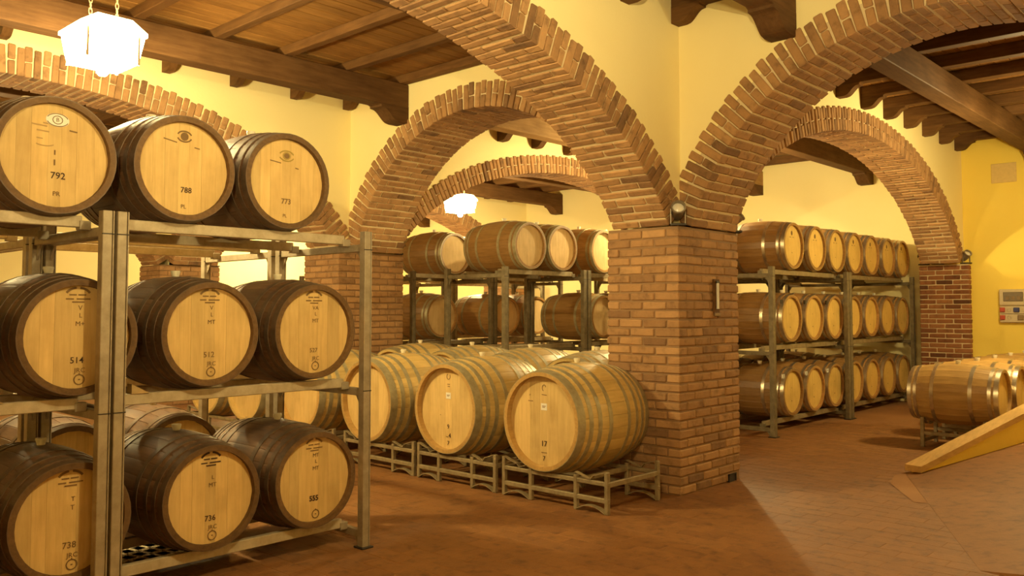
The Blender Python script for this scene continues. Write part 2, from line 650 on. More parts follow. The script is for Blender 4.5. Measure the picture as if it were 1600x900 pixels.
# pillars
p_main = pillar(0, 1.05, 0, 0.76, SPRING, 'big brown brick pillar in the middle between the two nearest arches', hole=0.32)
pillar(0, 1.05, 4.9, 5.66, SPRING, 'brick pillar behind the end post of the near barrel rack')
pillar(8.68, 9.3, 0, 0.76, SPRING, 'dark red brick pillar beside the yellow wall with the socket box', 'brick_red', ('-x',))
pillar(0, 1.05, 9.8, 10.56, SPRING, 'far brick pillar seen under the top shelf of the near rack', faces=())
pillar(8.3, 9.3, 4.9, 5.66, SPRING, 'far brick pillar against the end wall behind the big pillar', faces=())
pillar(8.3, 9.3, 9.8, 10.56, SPRING, 'farthest brick pillar against the end wall', faces=())
pillar(-8.2, -7.35, 0, 0.76, SPRING, 'brick pillar against the side wall at the camera end of the near rack', faces=())
pillar(-8.2, -7.35, -4.95, -4.24, SPRING, 'brick pillar behind the camera', faces=())
pillar(-8.2, -7.35, 4.9, 5.66, SPRING, 'brick pillar against the side wall behind the racks', faces=())
pillar(0, 1.05, -4.95, -4.24, SPRING, 'brick pillar at the camera end of the aisle arch', faces=())

# arches with the walls above them
arch('x', 0.1, 0.66, -3.68, *WIDE, -1, 'wide brick arch rising from the big pillar over the near barrel rack')
arch_wall('wall_left', 'x', 0.1, 0.66, -3.68, *WIDE, XL, 0.2)
arch('y', 0.2, 0.95, -2.07, *NARROW, -1, 'brick arch rising from the big pillar across the open aisle', pitch=0.084)
arch_wall('wall_right', 'y', 0.2, 0.95, -2.07, *NARROW, YF, 0.1)
arch('y', 0.2, 0.95, 2.78, *NARROW, -1, 'round brick arch over the row of big blond casks', pitch=0.084)
arch_wall('wall_middle', 'y', 0.2, 0.95, 2.78, *NARROW, 0.66, 5.0)
arch('x', 4.95, 5.51, -3.66, *WIDE, -1, 'wide brick arch behind the top shelf of the near rack')
arch_wall('wall_back', 'x', 4.95, 5.51, -3.66, *WIDE, XL, 0.2)
arch('x', 0.1, 0.66, 4.77, *WIDE_F, -1, 'wide brick arch over the rack beside the dark red pillar')
arch_wall('wall_right', 'x', 0.1, 0.66, 4.77, *WIDE_F, 0.95, XB)
arch('x', 4.95, 5.51, 4.78, *WIDE_R, -1, 'pale brick arch behind the racks in the back bay')
arch_wall('wall_back', 'x', 4.95, 5.51, 4.78, *WIDE_R, 0.95, XB)
arch('y', 0.2, 0.95, 7.68, *NARROW, -1, 'far brick arch behind the second pillar', 0)
arch_wall('wall_middle', 'y', 0.2, 0.95, 7.68, *NARROW, 5.56, 9.9)
arch('x', 9.9, 10.46, 4.78, *WIDE_R, -1, 'farthest brick arch beside the small distant lamp', 120)
arch_wall('wall_far', 'x', 9.9, 10.46, 4.78, *WIDE_R, 0.95, XB)
arch('x', 9.9, 10.46, -3.66, *WIDE, -1, 'far brick arch hidden behind the near racks', 0)
arch_wall('wall_far', 'x', 9.9, 10.46, -3.66, *WIDE, XL, 0.2)
# corner piers of plaster over the pillars
for (y0, y1) in ((0.1, 0.66), (4.95, 5.51), (9.9, 10.46), (-4.9, YF)):
    struct_box('wall_corner', 0.2, 0.95, y0, y1, SPRING - 0.01, CEIL, 'plaster')
# outer walls
struct_box('wall_end', XR, XB + 0.25, -6.0, 0.4, 0, CEIL, 'plaster_shaded')  # same wall as the next piece, its shade painted into the plaster
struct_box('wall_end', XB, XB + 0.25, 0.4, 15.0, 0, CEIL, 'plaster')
struct_box('wall_far', XL - 1, XB + 0.25, 14.7, 14.95, 0, CEIL, 'plaster')
struct_box('wall_side', XL - 0.75, XL - 0.5, -6.0, 15.0, 0, CEIL, 'plaster')
struct_box('wall_front', XL - 1, XR + 0.25, -6.0, -5.75, 0, CEIL, 'plaster')

# ------------------------------------------------------------------ floor
floor = struct_box('floor', XL - 1, XB + 0.3, -6.0, 15.0, -0.12, -0.0012, 'grout')
TW, TL = 0.15, 0.30                       # tiles lie with their length along Y, in running bond
tiles = []
for ix in range(-50, 60):
    x = (ix + 0.5) * TW
    for iy in range(-22, 40):
        y = (iy + (0.5 if ix % 2 else 0.0)) * TL
        p = Vector((x, y, 0))
        if not in_view(p, 60) or x > XB or (0 < x < 1.05 and 0 < y < 0.76):
            continue
        d = (p - CAM).length
        if d < 13:
            tiles.append((d, x, y))
tiles.sort()
rest = MB()
for k, (d, x, y) in enumerate(tiles):
    rz, ry = random.uniform(-0.0007, 0.0007), random.uniform(-0.003, 0.003)
    if k < 300:
        o = link('floor_tile', brick_mesh(TW - 0.003, TL - 0.003, 0.03, M['tile'], 0.0010, 4, 0.0005), floor, (x, y, -0.015 + rz))
        o.rotation_euler = (ry * 0.4, ry, 0)
    else:
        z = rz * 0.7
        rest.box(x - TW / 2 + .0015, x + TW / 2 - .0015, y - TL / 2 + .0015, y + TL / 2 - .0015, -0.03, z)
o = rest.obj('floor_tile', M['tile_island'], floor)
o['kind'] = 'stuff'

# ------------------------------------------------------------------ ceilings
JZ0, JZ1 = 4.25, 4.385


def ogee(L, H):
    """outline of a carved corbel end: u away from the wall, v downwards from the beam"""
    pts = [(0, 0.02), (0, -H), (L * 0.30, -H)]
    for i in range(9):
        f = i / 8.0
        pts.append((L * (0.36 + 0.5 * f), -H * (0.97 - 0.75 * (0.5 - 0.5 * math.cos(PI * f)))))
    pts += [(L * 0.93, -H * 0.2), (L * 0.93, -H * 0.06), (L, 0.0), (L, 0.02)]
    return pts


def ceiling(x0, x1, y0, y1, joists, beams, planks=True, pale=None, jw=.13, JZ1=4.385):
    root = struct_box('ceiling', x0, x1, y0, y1, JZ1 + .045, 4.6, 'plank')
    if planks:
        n = int((y1 - y0) / 0.152)
        for k in range(n):
            ya = y0 + k * (y1 - y0) / n
            yb = y0 + (k + 1) * (y1 - y0) / n
            MB().cbox(x0, x1, ya + 0.002, yb - 0.002, JZ1 + 0.001 + random.uniform(0, .003), JZ1 + .04, 0.004).obj('plank', M['plank'], root)
    for jx in joists:
        j = MB().cbox(jx, jx + jw, y0, y1, JZ0, JZ1, 0.006).obj('joist', M['beam_y'], root)
        pr = ogee(0.30, 0.135)
        for yw, sg in ((y1, -1), (y0, 1)):
            MB().prism(pr, jx + 0.004, jx + jw - .004, lambda u, v, d: Vector((d, yw + sg * u, JZ0 + v))).obj('corbel', M['beam_y'], j)
    for by in beams:
        bt = MB().cbox(x0, x1, by, by + 0.22, 3.965, JZ0 - 0.001, 0.008).obj('beam', M['beam_lamplit' if pale == by else 'beam_x'], root)
        pr = ogee(0.44, 0.18)
        for xw, sg in ((x0, 1), (x1, -1)):
            MB().prism(pr, by + 0.002, by + 0.218, lambda u, v, d: Vector((xw + sg * u, d, 3.965 + v))).obj('corbel', M['beam_x'], bt)
    return root


JL = [0.07] + [-0.70 - 0.79 * k for k in range(9)]
JR = [0.955 + 0.005] + [3.69 + 0.787 * k for k in range(-3, 7)]
ceiling(XL - .5, 0.2, 0.66, 4.95, JL, (1.06, 3.81), jw=.095, JZ1=4.345)
ceiling(XL - .5, 0.2, -5.75, 0.1, JL, (-1.0, -3.25))
ceiling(0.95, XB, 0.66, 4.95, JR, (1.62, 3.72), pale=3.72)  # pale picks the beam whose lamplight is painted into its wood
ceiling(0.95, XR, -5.75, 0.1, JR, (-1.09, -3.25))
ceiling(0.95, XB, 5.56, 9.9, JR, (6.5, 8.75))
ceiling(XL - .5, 0.2, 5.56, 9.9, JL, (6.5, 8.75))
ceiling(XL - .5, XB, 10.46, 14.7, JL + JR[1:], (11.5, 13.4), False)


# ------------------------------------------------------------------ hanging box lanterns
def lantern(x, y, z, k, label):
    t = thing('hanging_lantern', label, 'lamp', (x, y, z - 0.14), 0, 'box lanterns hanging under the ceilings')
    m = M['lamp'] if k == 1 else M['lamp'].copy()
    m.node_tree.nodes['Principled BSDF'].inputs['Emission Strength'].default_value = LAMP_POWER * k
    mh = m.copy()
    mh.node_tree.nodes['Principled BSDF'].inputs['Emission Strength'].default_value = LAMP_POWER * k * .3
    MB().prism([(-.19, 0), (.19, 0), (.235, .2), (.235, .22), (-.235, .22), (-.235, .2)], -.2, .2, lambda u, v, d: Vector((u, d, v))).obj('diffuser', m, t)
    MB().prism([(-.25, .22), (.25, .22), (.25, .25), (.13, .33), (-.13, .33), (-.25, .25)], -.22, .22, lambda u, v, d: Vector((u, d, v))).obj('hood', mh, t)
    bl = MB()
    bl.lathe_y([(-.045, .001), (-.04, .028), (-.02, .045), (0, .05), (.02, .045), (.05, .022)], 16, False)
    o = bl.obj('bulb', m, t, (0, 0, -.045), True)
    o.rotation_euler = (PI / 2, 0, 0)
    ld = bpy.data.lights.new('bulb_light', 'POINT')
    ld.energy = BULB_POWER * k
    ld.color = LAMP_COLOR
    ld.shadow_soft_size = 0.05
    link('bulb_light', ld, t, (0, 0, -.15))
    for sx in (-1, 1):
        for sy in (-1, 1):
            f = MB()
            f.box(sx * .19 - .008, sx * .19 + .008, sy * .2 - .008, sy * .2 + .008, -.005, .22)
            f.obj('frame_bar', M['cream'], t)
    for sx in (-.1, .1):
        c = MB()
        z0 = 0.33
        top = (4.352 if x < 0 and y < 5 else 4.392) - (z - 0.14)
        nn = int((top - z0) / 0.045)
        for i in range(nn):
            zc = z0 + (i + .5) * (top - z0) / nn
            pts = [(sx + (0.012 * math.cos(a) if i % 2 else 0), (0 if i % 2 else 0.012 * math.cos(a)), zc + 0.03 * math.sin(a)) for a in [2 * PI * q / 8 for q in range(9)]]
            c.tube(pts, 0.0035, 5)
        c.obj('chain', M['cream'], t)


LAMP_LABEL = ['bright box lantern hanging over the near barrel rack', 'box lantern hanging behind the big pillar', 'small distant lantern glowing over the back racks',
              'box lantern hanging overhead in the camera bay', 'box lantern hanging over the low row of barrels', 'lantern in the farthest bay', 'lantern in the bay behind the near racks']
for (x, y, z, k), lb in zip(LAMP_SPOTS, LAMP_LABEL):
    lantern(x, y, z, k, lb)


# ------------------------------------------------------------------ barrels
def bar_r(kind):
    if kind == 'small':
        return dict(L=0.95, re=0.303, rb=0.35, rd=0.272, th=0.027, n=24, hoops=[(0.0, .045), (.07, .105), (.255, .295)])
    return dict(L=0.99, re=0.405, rb=0.463, rd=0.372, th=0.03, n=28, hoops=[(0.0, .075), (.115, .158), (.215, .258), (.345, .388)])


def rad(g, y):
    return g['rb'] - (g['rb'] - g['re']) * abs(2 * y / g['L']) ** 1.9


def proto_barrel(kind, staves, boards, body, head, hoop, chime, extra_hoops=False):
    """Empty at the base under the middle, axis along local Y, marked head towards -Y"""
    g = bar_r(kind)
    L, zc = g['L'], g['rb']
    dp = 0.034 if kind == 'small' else 0.056
    t = thing('wine_barrel', None, None)
    N = 9 if staves else 13
    ys = [-L / 2 + L * i / (N - 1) for i in range(N)]
    if staves:
        n = g['n']
        ha = PI / n - 0.0018
        vs, fs = [], []
        for y in ys:
            r = rad(g, y)
            ri = r - g['th']
            for (rr, aa) in ((ri, -ha), (r - .002, -ha), (r, -ha * .72), (r, ha * .72), (r - .002, ha), (ri, ha)):
                vs.append((rr * math.sin(aa), y, rr * math.cos(aa)))
        for i in range(N - 1):
            for k in range(6):
                fs.append((6 * i + k, 6 * i + (k + 1) % 6, 6 * i + 6 + (k + 1) % 6, 6 * i + 6 + k))
        e = 6 * (N - 1)
        fs += [tuple(range(6)), tuple(e + k for k in range(6))]
        me = MB().add(vs, fs).mesh('stave', M[body], True)
        for k in range(n):
            o = link('stave', me, t, (0, 0, zc))
            o.rotation_euler = (0, 2 * PI * k / n, 0)
    else:
        n = g['n']
        vs, fs = [], []
        sec = []
        for k in range(n):
            a0 = 2 * PI * k / n
            ha = PI / n
            sec += [(a0 - ha + .012, 1.0), (a0 + ha - .012, 1.0), (a0 + ha, 0.992)]
        m = len(sec)
        for y in ys:
            r = rad(g, y)
            vs += [(r * q * math.sin(a), y, r * q * math.cos(a)) for a, q in sec]
        for i in range(N - 1):
            for k in range(m):
                fs.append((i * m + k, i * m + (k + 1) % m, (i + 1) * m + (k + 1) % m, (i + 1) * m + k))
        # end grain ring and inside of the chime
        for s, base in ((-1, 0), (1, (N - 1) * m)):
            o1 = len(vs)
            ri = g['rd']
            vs += [(ri * math.sin(a), s * L / 2, ri * math.cos(a)) for a, q in sec]
            vs += [(ri * math.sin(a), s * (L / 2 - dp - .01), ri * math.cos(a)) for a, q in sec]
            for k in range(m):
                fs.append((base + k, base + (k + 1) % m, o1 + (k + 1) % m, o1 + k))
                fs.append((o1 + k, o1 + (k + 1) % m, o1 + m + (k + 1) % m, o1 + m + k))
        MB().add(vs, fs).obj('body', M[body], t, (0, 0, zc), True)
    # chime ring at the marked end keeps the dark rim of the photograph
    rd = g['rd']
    if staves:
        for s in (-1, 1):
            c = MB()
            y0, y1 = s * (L / 2 + .001), s * (L / 2 - dp - .006)
            c.lathe_y([(y0, g['re'] - .002), (y0, rd), (y1, rd), (y1, g['re'] - .006)], 40, False)
            c.obj('chime', M[chime], t, (0, 0, zc), True)
    # heads of upright boards
    widths = [0.16, 0.13, 0.15, 0.12, 0.14, 0.17, 0.13]
    tot = sum(widths)
    for s in (-1, 1):
        x = -rd
        allb = MB()
        for wd in widths:
            x1 = x + wd / tot * 2 * rd
            xa, xb = x + 0.0003, x1 - 0.0003
            prof = []
            for i in range(7):
                u = xa + (xb - xa) * i / 6
                prof.append((u, math.sqrt(max(0.0, rd * rd - u * u)) + 0.0005))
            for i in range(7):
                u = xb - (xb - xa) * i / 6
                prof.append((u, -math.sqrt(max(0.0, rd * rd - u * u)) - 0.0005))
            mb = MB() if (boards and s < 0) else allb
            dy = random.uniform(0, .0012)
            mb.prism(prof, s * (L / 2 - dp + dy), s * (L / 2 - dp - 0.022), lambda u, v, d: Vector((u, d, v)))
            if mb is not allb:
                mb.obj('head_board', M[head], t, (0, 0, zc))
            x = x1
        if allb.v:
            allb.obj('head', M[head], t, (0, 0, zc))
    # hoops
    hp = list(g['hoops'])
    if extra_hoops:
        hp.insert(2, (.15, .185))
    for s in (-1, 1):
        for (a, b) in hp:
            prof = []
            for q in (a, (a + b) / 2, b):
                y = -L / 2 + q
                prof.append((s * y, rad(g, y) + 0.0035))
            ya, yb = s * (-L / 2 + a), s * (-L / 2 + b)
            prof = [(ya, rad(g, ya) - 0.004)] + prof + [(yb, rad(g, yb) - 0.004)]
            MB().lathe_y(prof, 40, False).obj('hoop', M[hoop], t, (0, 0, zc), True)
    # bung on top
    b = MB()
    b.lathe_y([(0, .021), (.012, .023), (.034, .030), (.042, .028)], 14)
    o = b.obj('bung', M['bung'], t, (0, 0, zc + g['rb'] - 0.006), True)
    o.rotation_euler = (PI / 2, 0, 0)
    return t


def text_mesh(cu):
    tmp = bpy.data.objects.new('marking', cu)
    COL.objects.link(tmp)
    me = bpy.data.meshes.new_from_object(tmp.evaluated_get(bpy.context.evaluated_depsgraph_get()))
    bpy.data.objects.remove(tmp)
    bpy.data.curves.remove(cu)
    me.name = 'marking'
    return me


def text(parent, s, x, z, size, mat, y, rot=0.0, bold=0.0, sx=1.0):
    cu = bpy.data.curves.new('marking', 'FONT')
    cu.body = s
    cu.size = size
    cu.align_x = 'CENTER'
    cu.align_y = 'CENTER'
    cu.extrude = 0.0006
    cu.offset = bold
    cu.resolution_u = 2
    cu.materials.append(M[mat])
    o = link('marking', text_mesh(cu), parent)
    o.location = (x, y, z)
    o.rotation_euler = (PI / 2, rot, 0)
    o.scale = (sx, 1, 1)
    return o


def strokes(parent, name, segs, y, mat, wd=0.004):
    """ink strokes lying on a head: lists of (x, z)"""
    mb = MB()
    for sg in segs:
        mb.strip([(x, y, z) for x, z in sg], (0, 0.0012, 0), wd)
    return mb.obj(name, M[mat], parent)


def arc(cx, cz, rx, rz, a0, a1, n=12):
    return [(cx + rx * math.cos(math.radians(a0 + (a1 - a0) * i / n)), cz + rz * math.sin(math.radians(a0 + (a1 - a0) * i / n))) for i in range(n + 1)]


def maker_arch(b, zc, y, mat='ink_brown', tilt=0.0):
    """domed stamp over two lines of small print, as on the shelf barrels"""
    strokes(b, 'stamp', [arc(0, zc + .175, .068, .055, 150, 98), arc(0, zc + .175, .068, .055, 82, 30)], y, mat, 0.012)
    segs = []
    for (x0, x1, z) in ((-.045, -.008, .192), (.0, .04, .192), (-.062, -.022, .170), (-.008, .062, .170), (-.03, .032, .154)):
        segs.append([(x0, zc + z), (x1, zc + z)])
    strokes(b, 'stamp', segs, y, mat, 0.007)


def round_stamp(b, x, z, r, y, mat='ink_brown'):
    strokes(b, 'stamp', [arc(x, z, r, r, 0, 360, 20), [(x - .005, z), (x + .005, z)], [(x, z + r), (x, z + r * 1.3)]], y, mat, 0.006)


HY = -0.95 / 2 + 0.0325          # just in front of a head's boards


def oval_badge(b, x, z, y, face, ring, rx=.052, rz=.033):
    mb = MB()
    mb.prism([(x + rx * math.cos(a), z + rz * math.sin(a)) for a in [2 * PI * k / 28 for k in range(28)]], y - .0004, y + .0006, lambda u, v, d: Vector((u, d, v)))
    if face:
        mb.obj('badge', M[face], b)
    y2 = y - .001
    strokes(b, 'stamp', [arc(x, z, rx * .92, rz * .92, 20, 160), arc(x, z, rx * .92, rz * .92, 200, 340), arc(x, z, rx * .42, rz * .6, 0, 360)], y2, ring, 0.008 if not face else .004)
    if face:
        text(b, 'B', x, z, .03, ring, y2)
    else:
        mb = MB()
        mb.prism([(x + rx * .36 * math.cos(a), z + rz * .52 * math.sin(a)) for a in [2 * PI * k / 16 for k in range(16)]], y2 - .0004, y2, lambda u, v, d: Vector((u, d, v)))
        mb.obj('stamp', M['ink_brown'], b)


P_SHELF = proto_barrel('small', True, True, 'oak_dark', 'oak_head', 'hoop_dark', 'chime_dark', True)
P_CASK = proto_barrel('big', True, True, 'oak_blond', 'oak_head', 'hoop_grey', 'oak_tan')
P_BROWN = proto_barrel('small', False, False, 'oak_brown', 'oak_head_gold', 'hoop_bright', 'oak_brown')
P_TAN = proto_barrel('small', False, False, 'oak_tan', 'oak_head_gold', 'hoop_bright', 'oak_tan')
P_BACK = proto_barrel('small', False, False, 'oak_brown', 'oak_head_pale', 'hoop_grey', 'oak_brown')
P_BIGFAR = proto_barrel('big', False, False, 'oak_blond', 'oak_head', 'hoop_grey', 'oak_blond')
P_DARKFAR = proto_barrel('small', False, False, 'oak_dark', 'oak_head', 'hoop_dark', 'oak_dark')
FIRST = {}


def barrel(proto, x, y, zc, rz, label, group, tilt=0.0):
    """x, y: middle of the barrel; zc: height of its axis"""
    if proto.name not in FIRST:
        FIRST[proto.name] = 1
        PENDING.append(proto)
    o = dup(proto)
    g = 'small' if proto in (P_SHELF, P_BROWN, P_BACK, P_DARKFAR, P_TAN) else 'big'
    o.location = (x, y, zc - bar_r(g)['rb'])
    o.rotation_euler = (0, 0, rz)
    return tag(o, label, 'barrel', group)


PENDING = []
SH = {'top': 2.095, 'mid': 1.12, 'low': 0.178}
UP = 0.315
YC = 0.80 + 0.475
GRP = 'barrels on the near rack'
zt, zm, zl = SH['top'] + UP, SH['mid'] + UP + .012, SH['low'] + UP - .006
top1 = barrel(P_SHELF, -4.735, YC, zt - .015, 0, 'dark oak barrel with a pale oval badge and number 792 on the top shelf', GRP)
top2 = barrel(P_SHELF, -4.03, YC, zt, 0, 'dark oak barrel numbered 788 on the top shelf', GRP)
top3 = barrel(P_SHELF, -3.345, YC, zt, 0, 'dark oak barrel numbered 773 on the top shelf, nearest the end post', GRP)
mid1 = barrel(P_SHELF, -4.60, YC, zm, 0, 'dark oak barrel numbered 514 on the middle shelf behind the double upright', GRP)
mid2 = barrel(P_SHELF, -3.855, YC, zm, 0, 'dark oak barrel numbered 512 on the middle shelf beside the double upright', GRP)
mid3 = barrel(P_SHELF, -3.125, YC, zm, 0, 'dark oak barrel numbered 527 on the middle shelf, nearest the end post', GRP)
low1 = barrel(P_SHELF, -4.615, YC, zl, 0, 'dark oak barrel on the bottom shelf behind the double upright', GRP)
low2 = barrel(P_SHELF, -3.83, YC, zl, 0, 'dark oak barrel numbered 736 on the bottom shelf', GRP)
low3 = barrel(P_SHELF, -3.11, YC, zl, 0, 'dark oak barrel numbered 555 on the bottom shelf, nearest the end post', GRP)
barrel(P_SHELF, -5.45, YC, zt, 0, 'dark oak barrel at the camera end of the top shelf', GRP)
barrel(P_SHELF, -5.33, YC, zm, 0, 'dark oak barrel at the camera end of the middle shelf', GRP)
barrel(P_SHELF, -5.34, YC, zl, 0, 'dark oak barrel at the camera end of the bottom shelf', GRP)
ZC = 0.35
y = HY - .0012
oval_badge(top1, .01, ZC + .19, y, 'paper', 'ink_brown', .058, .036)
text(top1, '792', .018, ZC - .105, .050, 'ink', y, 0, .0003)
text(top1, 'PR', .012, ZC - .20, .034, 'ink_brown', y)
strokes(top1, 'stamp', [[(-.115, ZC + .155), (-.04, ZC + .150)], [(-.06, ZC + .166), (-.035, ZC + .164)], [(-.09, ZC + .125), (-.03, ZC + .122)]], y, 'ink_grey', .007)
strokes(top1, 'stamp', [[(.07, ZC + .143), (.11, ZC + .138)], [(-.0, ZC + .03), (-.0, ZC + .005)], [(0, ZC - .02), (0, ZC - .05)]], y, 'ink_brown', .007)
strokes(top1, 'stamp', [arc(-.05, ZC + .065, .05, .018, 215, 330), [(-.09, ZC + .085), (-.06, ZC + .083)]], y, 'ink_grey', .005)
oval_badge(top2, 0, ZC + .19, y, None, 'ink_brown', .048, .034)
text(top2, '788', .015, ZC - .125, .046, 'ink', y, 0, .0004)
text(top2, 'PL', .0, ZC - .222, .034, 'ink_brown', y)
strokes(top2, 'stamp', [[(-.125, ZC + .165), (-.045, ZC + .150)], [(.062, ZC + .133), (.095, ZC + .128)]], y, 'ink_brown', .006)
oval_badge(top3, 0, ZC + .165, y, None, 'gold', .058, .036)
text(top3, '773', 0, ZC - .13, .048, 'ink_brown', y, 0, .0006)
text(top3, 'PL', -.01, ZC - .222, .030, 'ink_brown', y)
strokes(top3, 'stamp', [[(-.12, ZC + .125), (-.04, ZC + .115)], [(.065, ZC + .095), (.09, ZC + .09)]], y, 'ink_brown', .006)
for (b, num, l1, l2, l3, bold) in ((mid1, '514', 'V', 'L', 'M+', .0002), (mid2, '512', 'V', 'L', 'MT', 0), (mid3, '527', 'VA', 'L', 'MT', 0), (low1, '738', '', 'T', 'T', .0003), (low2, '736', '', 'L', 'MT', .0003), (low3, '555', 'MT', 'L', 'MT', .0015)):
    maker_arch(b, ZC + .03, y, 'ink' if b is low2 else 'ink_brown')
    if l1:
        text(b, l1, .012, ZC + .152, .036, 'ink_brown', y)
    text(b, l2, .014, ZC + .112, .034, 'ink_brown', y)
    text(b, l3, .012, ZC + .068, .036, 'ink_brown', y)
    text(b, num, 0, ZC - .125, .047 if b is not mid3 else .040, 'ink' if b in (low2, low3, mid1) else 'ink_brown', y, 0, bold)
    if b is not low3:
        text(b, 'JRC', .016, ZC - .178, .036, 'ink_brown', y)
    round_stamp(b, .014, ZC - .226, .026, y)

# ---- the row of big casks on cradles (heads towards -X)
CG = 'big blond casks on cradles'
CASK_Y = [(0.72, 'nearest big blond cask with a white paper label and number 17'), (1.88, 'second big blond cask from the pillar, small white label on its head'),
          (3.05, 'third big blond cask from the pillar, behind the end post of the rack'), (4.25, 'fourth big blond cask from the pillar, seen under the middle shelf'),
          (5.40, 'fifth big blond cask from the pillar, seen under the middle shelf'), (6.35, 'sixth big blond cask from the pillar, farthest of the row under the shelf')]
casks = []
for k, (cy, lb) in enumerate(CASK_Y):
    casks.append(barrel(P_CASK if k < 4 else P_BIGFAR, -0.50, cy, 0.665 + (0.012 if k == 1 else 0), -PI / 2, lb, CG))
ZB = 0.463
yb = -0.99 / 2 + 0.0535


def paper_label(b, x, z, y):
    MB().box(x - .032, x + .032, y - .0008, y, z - .028, z + .028).obj('paper_label', M['paper'], b)
    strokes(b, 'stamp', [[(x - .02, z + .006), (x + .02, z + .006)], [(x - .018, z - .004), (x + .012, z - .004)]], y - .0016, 'ink_brown', .005)


paper_label(casks[0], 0, ZB + .115, yb)
text(casks[0], '17', .0, ZB - .19, .065, 'ink', yb - .001, 0, .0006)
strokes(casks[0], 'stamp', [[(-.03, ZB - .262), (.03, ZB - .262)]], yb, 'ink_brown', .006)
text(casks[0], '7', .0, ZB - .31, .055, 'ink', yb - .001)
strokes(casks[0], 'stamp', [arc(0, ZB + .27, .02, .026, 20, 250), [(-.025, ZB + .215), (.03, ZB + .212)], [(-.16, ZB + .20), (-.15, ZB + .21)], [(-.175, ZB + .155), (-.12, ZB + .155)]], yb, 'ink_brown', .006)
paper_label(casks[1], 0, ZB + .115, yb)
text(casks[1], '9', .0, ZB - .17, .06, 'ink', yb - .001)
text(casks[1], '4', .02, ZB - .25, .06, 'ink', yb - .001)
text(casks[1], '7', .0, ZB - .32, .055, 'ink', yb - .001)
strokes(casks[1], 'stamp', [[(-.03, ZB - .262), (.0, ZB - .262)], arc(0, ZB + .29, .022, .026, 120, 400), [(-.015, ZB + .22), (.02, ZB + .22)], [(-.01, ZB + .20), (.02, ZB + .20)], [(-.11, ZB - .07), (-.102, ZB - .066)]], yb, 'ink_brown', .006)
for k, cy in enumerate((1.44, 2.36, 3.28, 4.20)):
    barrel(P_BIGFAR, 0.74, cy, 0.70, -PI / 2, ['big blond cask behind the first cask, touching the pillar', 'big blond cask in the rear row, behind the gap of the first two casks',
           'big blond cask in the rear row behind the second cask', 'big blond cask farthest back in the rear row'][k], 'big blond casks in the rear row')


def cradle(x0, x1, y0, y1, label, group):
    """welded steel stand: two frames (along Y) tied by side bars"""
    W = y1 - y0
    t = thing('barrel_cradle', label, 'barrel stand', (x0, (y0 + y1) / 2, 0), 0, group)
    D = x1 - x0
    h = W / 2
    ups = [-h + .02, -h + .02 + W * .27, h - .02 - W * .27, h - .02]
    for fx in (0, D):
        for k, uy in enumerate(ups):
            H = 0.325 if k in (0, 3) else 0.272
            MB().cbox(fx - .018, fx + .018, uy - .017, uy + .017, 0.0, H, .004).obj('upright', M['steel_dark'], t)
        MB().cbox(fx - .016, fx + .016, -h, h, .085, .122, .004).obj('rail', M['steel_dark'], t)
        MB().cbox(fx - .014, fx + .014, -h, h, .215, .249, .004).obj('rail', M['steel_dark'], t)
        for a, b in ((ups[0], ups[1]), (ups[2], ups[3])):
            pts = []
            for i in range(13):
                f = i / 12
                hh = 0.325 + (0.0 if (a < 0) == (f < .5) else -.03) - .035 * math.sin(PI * f) + .012 * math.sin(3 * PI * f) * .3
                pts.append((fx, a + (b - a) * f, hh))
            MB().strip(pts, (.036, 0, 0), .007).obj('saddle', M['steel_dark'], t)
            pts = [(fx, a + (b - a) * i / 10, .004 + .05 * math.sin(PI * i / 10)) for i in range(11)]
            MB().strip(pts, (.05, 0, 0), .008).obj('foot_strip', M['steel_dark'], t)
    for uy in ups:
        MB().cbox(0, D, uy - .014, uy + .014, .205, .245, .004).obj('side_bar', M['steel_dark'], t)
    return t


CR = 'steel cradles under the big casks'
for k, (cy, lb) in enumerate(CASK_Y):
    if k > 3:
        continue
    o0 = [(.05, 1.18), (1.25, 2.29), (2.33, 3.45), (3.62, 4.78)][k]
    cradle(-.95, -.25, *o0, ['steel cradle under the nearest big cask, beside the pillar foot', 'steel cradle under the second big cask', 'steel cradle under the third big cask, behind the end post',
                             'steel cradle under the fourth big cask'][k], CR)
cradle(-.95, -.25, 4.84, 6.86, 'long steel cradle under the two farthest casks of the row', CR)
cradle(.40, 1.08, 1.0, 2.75, 'steel cradle under the first two casks of the rear row', CR)
cradle(.40, 1.08, 2.82, 4.66, 'steel cradle under the last two casks of the rear row', CR)


